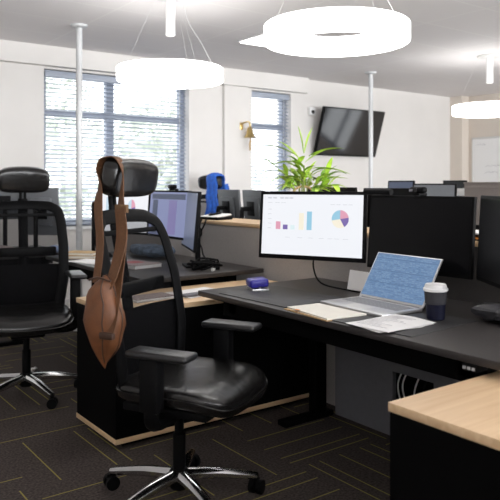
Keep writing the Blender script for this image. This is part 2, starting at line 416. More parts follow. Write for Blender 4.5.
tilt = Matrix.Rotation(R(-17), 4, 'X')
t = thing('wall_television', 'black flat television tilted forward on the far wall', 'television', (6.68, Y1, 2.02))
T = TR(0,-.16,0) @ Matrix.Rotation(R(17), 4, 'X')
MB(T).box(-.59,.59,-.025,.02,-.335,.335,.008).box(-.42,.42,.02,.045,-.25,.2,.01).build('housing', 'plastic', t)
MB(T).box(-.575,.575,-.028,-.024,-.315,.325).build('screen', 'tv', t, smooth=False)
MB().box(-.2,.2,-.02,0,-.15,.15,.004).box(-.04,.04,-.14,-.015,-.03,.03,.004).build('wall_bracket', 'steel', t)
t = thing('motion_sensor', 'small white sensor box on the wall at top left of the television', 'sensor', (6.08, Y1, 2.30))
MB().box(-.05,.05,-.06,0,-.06,.05,.012).build('body', 'white', t)
MB().blob((0,-.06,-.02), .03,.02,.025,12).build('lens', 'plastic', t)

t = thing('whiteboard', 'white dry-wipe board with faint writing on the end wall', 'whiteboard', (X1, 5.75, 1.27))
MB().box(-.012,0,-.78,.78,-.02,.78).build('board', 'white', t, smooth=False)
b = MB()
for z in (-.02,.765): b.box(-.02,0,-.8,.8,z-.015,z+.015,.003)
for y in (-.79,.79): b.box(-.02,0,y-.012,y+.012,-.03,.78,.003)
b.build('board_frame', 'offwhite', t)
for y0, z, n in ((.73,.66,3),(.55,.32,5),(.57,.22,4)):
    y = y0; pts = []
    for k in range(n*4): pts.append((-.0135, y-k*.016, z+random.uniform(-.014,.014)))
    MB().tube(spline(pts,4), .0026, 4).build('marker_writing', 'print_grey', t)

# ------------------------------------------------------------------ desks, storage, partitions
DH = .74
def desk(x0, x1, y0, y1, label, group='black office desks'):
    t = thing('desk', label, 'desk', ((x0+x1)/2, (y0+y1)/2, 0), 0, group)
    hx, hy = (x1-x0)/2, (y1-y0)/2
    MB().box(-hx,hx,-hy,hy,DH-.028,DH,.004).build('desktop', 'desk', t)
    b = MB()
    b.box(-hx+.08,-hx+.13,-hy+.12,hy-.12,DH-.12,DH-.029); b.box(hx-.2,hx-.15,-hy+.12,hy-.12,DH-.12,DH-.029)
    for y in (-hy+.2, hy-.2): b.box(-hx+.08,hx-.1,y-.03,y+.03,DH-.10,DH-.029)
    b.build('under_frame', 'black', t, smooth=False)
    MB().box(-hx+.20,hx-.22,-hy+.25,hy-.25,DH-.14,DH-.10).build('cable_tray', 'black', t, smooth=False)
    for y in (-hy+.2, hy-.2):
        l = MB().box(.20,.28,y-.03,y+.03,.03,DH-.09,.004).build('leg', 'black', t)
        MB().box(-.02,.33,y-.035,y+.035,0,.03,.006).build('foot', 'black', l)
    return t
D1 = desk(1.86, 2.70, 1.19, 2.975, 'black desk holding the laptop, coffee cup and chart monitor')
t = D1
MB().box(-.425,-.36,-.79,-.735,DH-.054,DH-.028,.004).build('height_switch', 'plastic', t)
b = MB()
for k in range(3): b.box(-.4275,-.424,-.785+k*.017,-.774+k*.017,DH-.047,DH-.037)
b.build('switch_buttons', 'print_grey', t, smooth=False)
desk(1.82, 2.70, 3.50, 5.14, 'black desk behind the wood-topped unit, holding cables and three monitors')
desk(.85, 2.10, 5.30, 6.10, 'black desk by the window wall behind the empty office chair')
desk(3.10, 3.85, 3.0, 4.50, 'black desk beyond the oak-topped cabinet, under the black monitor backs')
desk(3.10, 3.85, 4.52, 6.0, 'black desk beyond the cabinet, near the chair with the blue jacket')
desk(4.78, 5.45, 3.63, 5.2, 'far black desk under the pale grey monitor')
# next user's desk at the right
desk(1.86, 2.64, -.50, .86, 'black desk at the right beyond the near wood top')

def unit(x0, x1, y0, y1, label, ztop=.68):
    t = thing('storage_unit', label, 'cabinet', ((x0+x1)/2, (y0+y1)/2, 0), 0, 'low black storage units with wood tops')
    hx, hy = (x1-x0)/2, (y1-y0)/2
    MB().box(-hx+.004,hx-.004,-hy+.004,hy-.004,.055,ztop-.026).build('body', 'black', t, smooth=False)
    MB().box(-hx,hx,-hy,hy,ztop-.026,ztop,.002).build('wood_top', 'wood_x', t)
    MB().box(-hx,hx,-hy,hy,.03,.055,.002).build('wood_base', 'wood_x', t)
    MB().box(-hx+.06,hx-.06,-hy+.05,hy-.05,0,.03).build('plinth', 'black', t, smooth=False)
    n = 3
    for k in range(n):
        a = -hx+.012+k*(2*hx-.024)/n; c = a+(2*hx-.024)/n-.004
        d = MB().box(a,c,hy-.004,hy+.0,.06,ztop-.032,.002).build('door', 'black', t)
        MB().box(c-.05,c-.03,hy+.0,hy+.012,.42,.56,.004).build('door_handle', 'plastic', d)
unit(1.402, 2.66, 2.99, 3.485, 'low black storage unit with wood top, hung beside the brown bag')
unit(1.432, 2.55, .87, 1.285, 'wood-topped black storage unit in the near right corner')

t = thing('divider_board', 'grey panel with a cut-out full of cables under the laptop desk', 'panel', (2.645, 2.15, 0))
b = MB()
b.box(-.015,.015,-.84,-.08,0,.58).box(-.015,.015,.18,.60,0,.58).box(-.015,.015,-.08,.18,0,.14).box(-.015,.015,-.08,.18,.335,.58)
b.build('panel_sheet', 'grey_dk', t, smooth=False)
MB().box(.016,.06,-.10,.20,.12,.36).build('recess_box', 'black', t, smooth=False)
for k, (ya, yb) in enumerate(((.13,.07),(.10,.03),(.02,.0),(-.03,-.04))):
    MB().tube(spline([(.02,ya,.36),(-.005,ya+.02,.28),(-.012,(ya+yb)/2+.03,.2),(-.02,yb,.10),(-.03,yb-.02,.03)]), .004, 6).build('cable', 'offwhite' if k < 3 else 'plastic', t)

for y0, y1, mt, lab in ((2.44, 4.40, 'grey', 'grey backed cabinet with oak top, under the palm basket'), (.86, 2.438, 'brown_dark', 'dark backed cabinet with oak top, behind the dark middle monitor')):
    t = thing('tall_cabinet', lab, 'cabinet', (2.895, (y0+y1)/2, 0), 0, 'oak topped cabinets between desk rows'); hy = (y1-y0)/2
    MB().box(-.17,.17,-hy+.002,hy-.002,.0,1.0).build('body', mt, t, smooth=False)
    MB().box(-.175,.18,-hy,hy,1.0,1.026,.002).build('wood_top', 'wood_y', t)
t = thing('partition_screen', 'grey fabric desk screen behind the monitors of the far left desk', 'screen', (2.745, 5.43, 0))
MB().box(-.02,.02,-.98,.95,.05,1.06,.006).build('fabric_panel', 'grey', t)
MB().box(-.024,.024,-.985,.955,1.055,1.075,.004).build('top_rail', 'steel', t)
for y in (-.8,.8): MB().box(-.18,.18,y-.03,y+.03,0,.05,.006).build('foot', 'plastic', t)
t = thing('partition_screen', 'tall brown grey partition at right edge behind the dark monitors', 'screen', (5.0, 2.2, 0))
MB().box(-.025,.025,-1.4,1.39,.05,1.30,.006).build('fabric_panel', 'brown_grey', t)
MB().box(-.030,.030,-1.405,1.395,1.262,1.268).box(-.030,.030,-1.405,1.395,1.30,1.315,.003).build('top_rail', 'brown_grey', t)
for y in (-1.1,1.1): MB().box(-.18,.18,y-.03,y+.03,0,.05,.006).build('foot', 'plastic', t)

t = thing('partition_screen', 'long dark partition behind the viewer, added to keep window light off the floor', 'screen', (.6, -.62, 0))  # unseen blocker, added to shade the floor from the windows behind
MB().box(-2.2,2.2,-.025,.025,.05,1.30,.006).build('fabric_panel', 'brown_grey', t)
MB().box(-2.205,2.205,-.03,.03,1.30,1.315,.003).build('top_rail', 'steel', t)
for x in (-1.9,1.9): MB().box(x-.03,x+.03,-.18,.18,0,.05,.006).build('foot', 'plastic', t)

# ------------------------------------------------------------------ monitors
def monitor(L_, R_, z0, h, label, back='plastic', screen='screen_off', tilt=5., arm=.10, base=DH, group='desk monitors', bez=.014, foot='arm', w=None, px=2.72):
    L_, R_ = Vector((*L_, 0)), Vector((*R_, 0)); d = R_-L_; W = w or d.length; c = (L_+R_)/2
    rz = math.atan2(d.y, d.x)
    c = c+RZ(rz) @ Vector((0, arm, 0))
    t = thing('monitor', label, 'monitor', (c.x, c.y, base), rz, group)
    T = TR(0, -arm, z0-base) @ Matrix.Rotation(R(-tilt), 4, 'X')
    MB(T).box(-W/2,W/2,0,.022,0,h,.004).box(-W*.32,W*.32,.02,.045,h*.2,h*.8,.012).build('housing', back, t)
    MB(T).box(-W/2+bez,W/2-bez,-.0015,.004,bez*1.3,h-bez).build('screen', screen, t, smooth=False)
    zc = h*.5
    p = T @ Vector((0,.045,zc)); q = T @ Vector((0,.07,zc))
    MB(T).box(-.06,.06,.044,.056,zc-.06,zc+.06,.003).build('mount_plate', 'plastic', t)
    if foot == 'arm':
        e = (TR(c.x,c.y,base) @ RZ(rz)).inverted() @ Vector((px-.012, c.y, base+q.z)); e.z = .93-base; e0 = (TR(c.x,c.y,base) @ RZ(rz)).inverted() @ Vector((px+.003, c.y, .93))
        MB().tube([tuple(p), tuple(q), tuple(q+(e-q)*.5+Vector((0,0,.012))), tuple(e)], .017, 10).build('monitor_arm', 'plastic', t)
        MB().cyl(tuple(e), tuple(e0), .04, 20).build('arm_plate', 'plastic', t)
        return t, T, W
    MB().tube([tuple(p), (0,arm*.0+.045,q.z), (0,.045,q.z-.03)], .02, 10).cyl((0,.045,.012),(0,.045,q.z-.01),.018,16).build('stand_post', 'plastic', t)
    if False: pass
    else: MB().box(-.10,.10,-.05,.10,0,.014,.006).build('stand_base', 'plastic', t)
    return t, T, W
def rect(T, x0, x1, z0, z1, y=-.0032): return MB(T).box(x0,x1,y,y+.002,z0,z1)

# chart monitor
t, T, W = monitor((2.245,2.96), (2.515,2.41), .889, .368, 'black framed monitor showing a white page with bar and pie charts', screen='e_white', bez=.018)
scr = [c for c in t.children if c.name.startswith('screen')][0]
def u(px): return -W/2+W*px      # 0..1 across the face
HH = .368
for x, wd, h0, h1, m in ((.165,.045,.435,.55,'e_pink'),(.235,.045,.435,.505,'e_purple'),(.308,.04,.435,.50,'e_cyan'),(.388,.046,.435,.68,'e_yellow'),(.463,.046,.435,.705,'e_blue')):
    rect(T, u(x), u(x+wd), HH*h0, HH*h1).build('chart_bar', m, scr, smooth=False)
def wedge(a0, a1, m, cx=u(.77), cz=HH*.605, r=.047):
    n = 10; pts = [(0,0)]+[(r*math.cos(a0+(a1-a0)*k/n), r*math.sin(a0+(a1-a0)*k/n)) for k in range(n+1)]
    b = MB(T @ TR(cx, -.0012, cz) @ Matrix.Rotation(PI/2, 4, 'X')); b.prism(pts, 0, .002); b.build('pie_slice', m, scr, smooth=False)
for a0, a1, m in ((10,90,'e_pink'),(-60,10,'e_purple'),(-170,-60,'e_yellow'),(90,190,'e_blue')): wedge(R(a0), R(a1), m)
b = MB(T)
def line(x0, x1, z, th=.004): b.box(u(x0),u(x1),-.0032,-.0012,HH*z-th/2,HH*z+th/2)
for x in (.08,.13,.20,.245,.29): line(x, x+.035, .90, .006)
for x in (.08,.15,.21): line(x, x+.045, .83, .002)
for z in (.73,.66,.59,.52,.45): line(.085,.12,z,.002)
for x in (.68,.73,.79,.84): line(x, x+.04, .81, .002)
for x in (.26,.38,.48,.58,.66,.72,.80): line(x, x+.045, .32, .0016)
b.build('text_lines', 'e_grey', scr, smooth=False)
# dark monitor in the middle and the angled one at the right
monitor((2.51,2.395), (2.535,1.795), .872, .368, 'dark switched-off monitor behind the silver laptop')
monitor((2.545,1.775), (2.215,1.305), .874, .372, 'dark monitor cut off by the right edge, angled towards the middle', tilt=3)
# second desk
t, T, W = monitor((2.26,5.17), (2.45,4.65), .90, .352, 'monitor with pale chart page glimpsed behind the hung brown strap', screen='e_white')
scr = [c for c in t.children if c.name.startswith('screen')][0]
rect(T, -.19,-.12,.07,.29).build('chart_block', 'e_sky', scr, smooth=False)
def pie2(a0, a1, m):
    pts = [(0,0)]+[(.042*math.cos(a0+(a1-a0)*k/10), .07*math.sin(a0+(a1-a0)*k/10)) for k in range(11)]
    MB(T @ TR(.09,-.0012,.205) @ Matrix.Rotation(PI/2,4,'X')).prism(pts,0,.002).build('pie_slice', m, scr, smooth=False)
for a0, a1, m in ((10,90,'e_pink'),(-80,10,'e_purple'),(90,280,'e_sky')): pie2(R(a0), R(a1), m)
t, T, W = monitor((2.44,4.64), (2.42,4.03), .90, .352, 'monitor glowing lavender blue right of the chair headrest', screen='e_lav')
scr = [c for c in t.children if c.name.startswith('screen')][0]
rect(T,-.26,.26,.285,.325).build('window_bar', 'e_slate', scr, smooth=False)
rect(T,.02,.14,.03,.28).build('violet_block', 'e_lav2', scr, smooth=False)
rect(T,-.24,-.16,.03,.28).build('side_column', 'e_sky' if False else 'e_slate', scr, smooth=False)
monitor((2.455,4.15), (2.235,3.63), .86, .39, 'narrow-looking dark blue monitor seen almost edge on beside lavender screen', screen='e_slate', bez=.012, foot='base', arm=.03)
# desk by the window: backs towards us
monitor((1.95,5.80), (1.42,5.85), 1.0, .29, 'dark grey monitor back behind the left office chair mesh', back='monback', foot='base', base=DH)
monitor((2.06,5.48), (1.86,5.68), .87, .40, 'grey monitor back with cables right of the left chair headrest', back='monback_lt', foot='base', w=.30)
# rows beyond the cabinet
monitor((3.39,4.335), (3.456,4.72), .94, .31, 'small dark monitor back left of the plant, right one of two', back='monback', foot='base')
monitor((3.49,4.83), (3.53,5.22), .93, .32, 'small dark monitor back beside the blue jacket, left one of two', back='monback', foot='base')
monitor((3.42,3.32), (3.46,3.88), .93, .345, 'black monitor back right of the plant', back='plastic', foot='base')
monitor((3.62,3.12), (3.58,3.27), .99, .28, 'black monitor edge peeping above the dark screens', back='plastic', foot='base', w=.4)
monitor((5.08,4.58), (5.13,4.29), .97, .365, 'far dark blue monitor behind the webcam', screen='e_slate', foot='base')
monitor((4.885,4.10), (4.965,3.68), .95, .355, 'far pale grey monitor above the switched-off middle monitor', screen='monback_lt', foot='base')
t, T, W = monitor((5.25,4.05), (5.20,3.76), 1.0, .335, 'farthest black monitor with a small white note, above the dark screens', foot='base')
rect(T, .05,.17,.19,.26).build('paper_note', 'paper', t, smooth=False)
# webcams and bar on top
def webcam(x, y, z, rz, label):
    t = thing('webcam', label, 'webcam', (x, y, z), rz, 'webcams on monitors')
    MB().box(-.045,.045,-.02,.016,.012,.042,.012,3).build('body', 'plastic', t)
    MB().cyl((0,-.024,.027),(0,-.018,.027),.011,16).build('lens', 'tv', t)
    MB().box(-.02,.02,-.018,.04,0,.012,.003).box(-.018,.018,.03,.038,-.03,.0).build('clip', 'plastic', t)
    MB().box(-.04,-.018,-.0215,-.0195,.02,.032).build('indicator', 'grey_dk', t)
webcam(2.555, 2.10, 1.239, R(-90), 'small black webcam clipped on top of the middle dark monitor')
webcam(2.46, 4.28, 1.251, R(-90), 'small black webcam clipped on top of the lavender screen')
t = thing('sound_bar', 'rounded black bar lying along the top of the dark monitors', 'speaker', (2.54, 2.345, 1.239), R(-87))
MB().tube([(-.085,0,.016),(.085,0,.016)], .016, 14).build('body', 'plastic', t)
MB().box(-.03,.03,-.012,.012,-.001,.004).build('rubber_foot', 'plastic_soft', t)

# ------------------------------------------------------------------ things on the laptop desk
t = thing('desk_mat', 'dark leather desk mat at left in front of the chart monitor', 'mat', (2.10, 2.56, DH), R(-88))
MB().box(-.27,.24,-.20,.19,.0,.004,.002).build('mat_sheet', 'mat', t)
t = thing('desk_mat', 'dark desk mat under the coffee cup and loose papers', 'mat', (2.09, 1.80, DH), R(-86))
MB().box(-.25,.19,-.20,.24,.0,.004,.002).build('mat_sheet', 'mat', t)

t = thing('laptop', 'open silver laptop showing a blue spreadsheet', 'laptop', (2.20, 2.085, DH+.004), R(-93))
W2 = .20
MB().box(-W2,W2,-.118,.125,0,.013,.004).build('base', 'silver', t)
k_ = MB()
for r_ in range(5):
    for c_ in range(14): k_.box(-.175+c_*.0251,-.175+c_*.0251+.0215,.098-r_*.022-.018,.098-r_*.022,.013,.0142)
k_.build('keyboard', 'key', t, smooth=False)
MB().box(-.065,.065,-.108,-.025,.0128,.0134).build('trackpad', 'offwhite', t)
T = TR(0,.125,.012) @ Matrix.Rotation(R(-32), 4, 'X')
lid = MB(T).box(-W2,W2,-.002,.006,0,.243,.003).build('lid', 'silver', t)
MB(T).box(-W2+.008,W2-.008,-.0032,-.0015,.014,.237).build('screen', 'e_lap', lid, smooth=False)
la, lb = MB(T), MB(T); random.seed(3)
for r_ in range(27):
    z = .020+r_*.0079; x = -W2+.012
    while x < W2-.03:
        w = random.uniform(.008,.022)
        if random.random() < .8: (la if random.random() < .6 else lb).box(x,x+w,-.0042,-.0033,z,z+.0032)
        x += w+.006
for z in (.085,.147,.21): lb.box(-W2+.008,W2-.008,-.0046,-.0043,z,z+.004)
la.build('light_cells', 'e_lap2', lid, smooth=False); lb.build('dark_cells', 'e_lap3', lid, smooth=False)
MB().cyl((-W2+.02,.127,.012),(W2-.02,.127,.012),.006,10).build('hinge', 'key', t)

t = thing('coffee_cup', 'navy reusable coffee cup with grey sleeve and white lid', 'cup', (2.23, 1.745, DH+.004))
MB().lathe([(0,0),(.033,0),(.036,.003),(.0425,.118),(.040,.118),(.034,.008),(0,.006)], 36).build('cup_body', 'cup', t)
MB().lathe([(.0385,.062),(.0425,.066),(.0455,.108),(.043,.112)], 36).build('sleeve', 'sleeve', t)
MB().lathe([(0,.140),(.037,.140),(.041,.143),(.044,.135),(.046,.128),(.050,.126),(.050,.118),(.046,.114),(.042,.116),(0,.118)], 36).build('lid', 'white', t)
t = thing('notebook', 'cream covered folder lying open beside the laptop front', 'notebook', (1.97, 2.13, DH), R(-92))
MB().prism([(-.16,-.095),(.15,-.115),(.165,.10),(-.15,.10)], .0, .004).build('kraft_cover', 'kraft', t, smooth=False)
MB().prism([(-.155,-.078),(.145,-.108),(.16,.096),(-.147,.096)], .004, .011).build('page_block', 'cream', t, smooth=False)
MB().prism([(-.09,-.094),(-.06,-.096),(-.06,-.080),(-.09,-.078)], .0112, .0118).build('page_marker', 'copper', t, smooth=False)
t = thing('paper_sheet', 'loose white printed sheets beside the coffee cup', 'paper', (2.01, 1.785, DH+.0045), R(-90))
def sheet(b, w, h, rz, dz):
    Rm = RZ(rz); b.T = Rm
    b.grid(lambda a, c: Vector(((a-.5)*w, (c-.5)*h, dz+.004*math.sin(a*4)*c*c)), 8, 8)
s1 = MB(); sheet(s1, .21,.297,R(-8),.001); s1.build('lower_sheet', 'paper', t)
s1 = MB(); sheet(s1, .21,.297,R(3),.005); s1.build('upper_sheet', 'paper', t)
b = MB(RZ(R(3)))
for k in range(13): b.box(-.08,-.08+random.uniform(.06,.15),.10-k*.018,.1035-k*.018,.0100,.0104)
b.build('printed_lines', 'print_grey', t, smooth=False)
t = thing('card_stand', 'white folded card standing behind the laptop', 'card', (2.50, 2.46, DH), R(-90))
T = Matrix.Rotation(R(-12),4,'X')
MB(T).box(-.065,.065,-.0015,.0015,0,.105).build('front_leaf', 'paper', t, smooth=False)
MB(TR(0,.045,0) @ Matrix.Rotation(R(12),4,'X')).box(-.065,.065,-.0015,.0015,0,.105).build('back_leaf', 'paper', t, smooth=False)

t = thing('hole_punch', 'violet and silver hole punch at the far corner of the desk', 'hole punch', (2.12, 2.80, DH), R(-112))
MB().box(-.062,.062,-.045,.045,0,.014,.004).build('base', 'steel', t)
MB(Matrix.Rotation(R(4),4,'X')).box(-.055,.055,-.05,.05,.018,.062,.014,3).build('lever', 'violet', t)
for x in (-.04,.04): MB().cyl((x,.0,.012),(x,.0,.03),.008,12).build('punch_pin', 'steel', t)
MB().tube([(-.085,-.03,.008),(-.06,-.03,.008)],.004,8).build('paper_guide', 'plastic', t)
tag(MB().tube(spline([(2.45,2.72,.93),(2.42,2.70,.85),(2.40,2.62,.775),(2.46,2.50,.748),(2.50,2.36,.746),(2.58,2.36,.76),(2.63,2.40,.72)]), .0045, 8).build('monitor_cable', 'plastic'), 'thin black cable drooping below the chart monitor onto the desk', 'cable')
t = thing('plastic_pouch', 'crumpled dark grey film pouch under the right hand monitor', 'bag', (2.42, 1.50, DH), .3)
random.seed(11)
b = MB(); b.blob((0,0,.040), .09,.15,.034,24,.8, lambda v: v*(1+.14*math.sin(v.x*61+v.y*37)+.10*math.sin(v.z*90+v.y*53)))
b.build('film', 'dkbag', t, ang=20)
MB().box(-.104,-.098,-.03,.01,.045,.052).build('pull_tab', 'offwhite', t)

# on the cabinet top
CT = 1.026
t = thing('letter_tray', 'small tray with white and orange papers seen in the gap between dark monitors', 'tray', (2.86, 1.95, CT))
MB().box(-.12,.12,-.16,.16,0,.006).box(-.12,.12,-.16,-.155,0,.06).box(-.12,.12,.155,.16,0,.06).box(.115,.12,-.16,.16,0,.06).build('tray_body', 'plastic', t, smooth=False)
MB().box(-.11,.11,-.15,.15,.007,.015).build('orange_papers', 'copper', t, smooth=False)
MB().box(-.112,.10,-.15,.15,.03,.036).build('white_papers', 'paper', t, smooth=False)

t = thing('potted_palm', 'bright green palm in a wicker basket behind the chart monitor', 'plant', (2.87, 3.30, CT))
MB().lathe([(0,0),(.075,0),(.10,.03),(.115,.10),(.11,.17),(.118,.185),(.11,.19),(.10,.18),(.10,.165),(0,.165)], 28).build('basket', 'basket', t)
MB().tube(spline([(-.10,0,.18),(-.07,0,.235),(0,0,.255),(.07,0,.235),(.10,0,.18)]), .008, 8).build('basket_handle', 'basket', t)
MB().lathe([(0,.166),(.095,.166),(.06,.175),(0,.178)], 20).build('soil', 'soil', t)
random.seed(21)
stems, la, lb = MB(), MB(), MB()
def blade(b, p, d, L, w, droop):
    p = Vector(p); d = Vector(d).normalized(); side = d.cross(Vector((0,0,1)))
    if side.length < .05: side = Vector((1,0,0))
    side.normalize(); n = 8; vs = []; fs = []
    for i in range(n+1):
        s_ = i/n; c = p+d*L*s_+Vector((0,0,-droop*L*s_*s_)); ww = w*math.sin(PI*min(1, .06+s_*.94))**.8*(1-.25*s_)
        nn = side.cross(d).normalized()
        vs += [c-side*ww+nn*ww*.35, c, c+side*ww+nn*ww*.35]
    for i in range(n):
        fs += [(3*i,3*i+1,3*i+4,3*i+3),(3*i+1,3*i+2,3*i+5,3*i+4)]
    b._add(vs, fs)
for k in range(16):
    az = k*2.4+.4; lean = random.uniform(.15,1.0) if k else .05
    top = Vector((math.cos(az)*lean*.22, math.sin(az)*lean*.22, random.uniform(.30,.46)-lean*.10))
    path = spline([(math.cos(az)*.03,math.sin(az)*.03,.17),tuple(top*.55+Vector((0,0,.10))),tuple(top)],5)
    stems.tube(path, .0045, 6)
    for j in range(6):
        q = path[4+j] if 4+j < len(path) else path[-1]
        a2 = az+random.uniform(-1.5,1.5); el = random.uniform(.1,1.1)
        blade(la if random.random() < .6 else lb, q, (math.cos(a2)*math.cos(el), math.sin(a2)*math.cos(el), math.sin(el)), random.uniform(.12,.21), random.uniform(.016,.024), random.uniform(.15,.6))
# long blades reaching out to both sides
for p, d, L in (((-.02,.03,.40),(-.62,.80,.62),.24),((.02,-.03,.40),(.55,-.78,.45),.21),((0,0,.42),(-.1,.12,1),.20),((.01,0,.42),(.15,-.2,1),.19),((-.02,.02,.36),(-.7,.8,.15),.17),((.02,-.05,.32),(.5,-.9,.1),.22),((0,-.02,.36),(.6,-.6,.7),.2),((-.01,.03,.38),(-.3,.6,.8),.2)):
    blade(la, Vector(p)+Vector((0,0,.05)), d, L*1.25, .026, .25)
stems.build('stems', 'stem', t); la.build('pale_leaves', 'leaf', t, ang=60); lb.build('dark_leaves', 'leaf_dk', t, ang=60)

t = thing('desk_phone', 'white device with dark handset on the cabinet end near the blue jacket', 'phone', (2.85, 4.28, CT), R(-75))
MB().box(-.09,.09,-.10,.08,.0,.024,.006).build('body', 'plastic', t)
MB(Matrix.Rotation(R(6),4,'X')).box(-.088,.088,-.095,.075,.024,.038,.006).build('top_cover', 'white', t)
MB(Matrix.Rotation(R(6),4,'X')).box(-.02,.01,-.075,.05,.037,.052,.006).build('handset', 'plastic', t)

tag(MB().tube(spline([(2.70,4.20,1.034),(2.66,4.17,.99),(2.63,4.20,.90),(2.61,4.12,.83),(2.56,4.02,.79),(2.52,3.88,.757),(2.44,3.80,.752)]), .006, 8).build('phone_cable', 'plastic'), 'black cable hanging from the white device down to the desk behind', 'cable')
tag(MB().tube(spline([(2.70,4.26,1.034),(2.66,4.26,.97),(2.63,4.24,.88),(2.61,4.20,.82),(2.60,4.14,.78),(2.55,4.08,.752)]), .006, 8).build('phone_cable', 'plastic'), 'second black cable hanging just left of the other under the white device', 'cable')
t = thing('cable_bundle', 'tangle of black cables and plugs on the desk behind the wood-topped unit', 'cables', (2.36, 3.68, DH))
random.seed(5)
for k in range(4):
    pts = []
    for j in range(9):
        a = j*1.1+k; pts.append((math.cos(a)*random.uniform(.04,.13), math.sin(a)*random.uniform(.03,.10), .012+random.random()*.055))
    MB().tube(spline(pts), .006, 7).build('cable', 'plastic', t)
for k, (x, y, a) in enumerate(((-.06,.02,.3),(.06,-.04,1.2),(.02,.07,2.2))):
    MB(TR(x,y,0) @ RZ(a)).box(-.03,.03,-.015,.015,.0,.03,.005).build('plug', 'plastic', t)
MB(TR(.0,-.09,0) @ RZ(.6)).box(-.02,.02,-.008,.008,.0,.016,.003).build('connector', 'offwhite', t)

# on the wood-topped unit (height .68)
UZ = .68
t = thing('paper_stack', 'white papers on the wood-topped unit right of the office chair back', 'paper', (2.00, 3.22, UZ), R(12))
b = MB(); b.T = RZ(.05); b.box(-.15,.15,-.105,.105,0,.003); b.T = RZ(-.06); b.box(-.14,.16,-.10,.11,.003,.006); b.build('sheets', 'paper', t, smooth=False)
t = thing('notebook', 'thin dark grey notebook at front of the white papers', 'notebook', (1.96, 3.135, UZ+.0065), R(6))
MB().box(-.10,.10,-.03,.035,0,.010,.003).build('cover', 'grey_dk', t)
t = thing('keyboard', 'pale keyboard on the wood-topped unit seen through the chair mesh', 'keyboard', (1.70, 3.20, UZ), R(4))
MB().box(-.125,.125,-.075,.075,0,.012,.004).build('case', 'offwhite', t)
b = MB()
for r_ in range(5):
    for c_ in range(12): b.box(-.115+c_*.0195,-.115+c_*.0195+.0155,.062-r_*.026-.02,.062-r_*.026,.012,.018)
b.build('keys', 'pinkgrey', t, smooth=False)

# on the second desk
t = thing('folded_cloth', 'dark blue grey cloth heaped on desk, seen through the front chair mesh', 'cloth', (2.46, 4.60, DH), .0)
random.seed(2)
MB().blob((0,0,.048), .13,.24,.040,28,.75, lambda v: v*(1+.10*math.sin(v.x*50+v.y*22)+.08*math.sin(v.y*47))).build('cloth', 'bluegrey', t)
t = thing('book', 'pinkish grey covered book beside the dark cloth, seen through chair mesh', 'book', (2.06, 4.12, DH), R(-80))
MB().box(-.17,.17,-.11,.11,0,.003).box(-.17,.17,-.11,.11,.023,.026).build('cover', 'pinkgrey', t, smooth=False)
MB().box(-.168,.168,-.107,.108,.003,.023).build('pages', 'paper', t, smooth=False)
MB().box(-.06,.05,-.04,.06,.0262,.0275).build('cover_patch', 'red', t, smooth=False)
for k, (lx, ly, z, a, lab) in enumerate(((1.99,4.83,DH,.35,'kraft brown book at the bottom of the pair between the chairs'), (2.0,4.84,DH+.022,.15,'kraft brown book on top of the pair between the chairs'))):
    t = thing('book', lab, 'book', (lx, ly, z), R(-60)+a, 'kraft books on the left desk')
    MB().box(-.12,.12,-.08,.08,0,.003).box(-.12,.12,-.08,.08,.019,.022).build('cover', 'kraft', t, smooth=False)
    MB().box(-.118,.118,-.078,.078,.003,.019).build('pages', 'cream', t, smooth=False)
t = thing('paper_stack', 'white papers at the front edge of left desk in front of the kraft books', 'paper', (1.95, 4.52, DH), R(-70))
b = MB(); b.box(-.17,.17,-.11,.09,0,.003); b.T = RZ(.12); b.box(-.15,.15,-.10,.10,.003,.006); b.build('sheets', 'paper', t, smooth=False)
t = thing('computer_mouse', 'black computer mouse right of the kraft books', 'mouse', (2.17, 4.80, DH), .4)
MB().blob((0,0,.0), .035,.058,.036,18,.8, lambda v: Vector((v.x,v.y,max(0,v.z)))).build('shell', 'plastic', t)
MB().cyl((-.004,.03,.032),(.004,.03,.032),.008,10).build('scroll_wheel', 'grey_dk', t)
t = thing('cable_bundle', 'black cables hanging off the arm right of the grey monitor back', 'cables', (2.36, 5.48, 0))
MB().box(-.03,.03,-.03,.03,0,.02,.004).cyl((0,0,0),(0,0,1.14),.014,14).tube(spline([(0,0,1.13),(.06,-.04,1.15),(.14,-.10,1.14)]),.016,8).build('arm_post', 'plastic', t)
MB(TR(.12,-.09,1.15) @ RZ(.6)).box(-.09,.09,-.04,.04,-.012,.016,.006).build('arm_tray', 'plastic', t)
for k in range(4):
    MB().tube(spline([(.10-.03*k,-.08,1.14),(.09-.03*k,-.11,1.02),(.05-.02*k,-.10+.02*k,.92),(.0+.02*k,-.05,.84),(.02*k,-.03,.70)]), .005, 6).build('cable', 'plastic', t)
t = thing('tissue_packet', 'small pale blue packet on the desk behind the left office chair', 'packet', (2.01, 5.36, DH), .1)
MB().box(-.07,.07,-.05,.05,0,.055,.02,3).build('wrap', pbr('pale_blue_film', (.35,.45,.7), .4, noise=.2))
MB().box(-.03,.03,-.02,.02,.05,.062,.004).build('tissue', 'paper', t)
bpy.context.scene.collection.objects['wrap'].parent = t
for k, (lx, ly, a, lab) in enumerate(((1.48,5.50,.05,'flat pile of papers behind the left chair mesh'),(1.08,5.50,-.05,'paper pile at the left edge behind the chair mesh'))):
    t = thing('paper_stack', lab, 'paper', (lx, ly, DH), a, 'papers behind the left chair')
    b = MB()
    for j in range(5): b.T = RZ(random.uniform(-.12,.12)); b.box(-.16,.16,-.11,.11,j*.012,j*.012+.011)
    b.build('sheets', 'paper' if k else 'pinkgrey', t, smooth=False)
    MB().box(-.10,.06,-.06,.05,.06,.066).build('top_pad', 'offwhite', t)

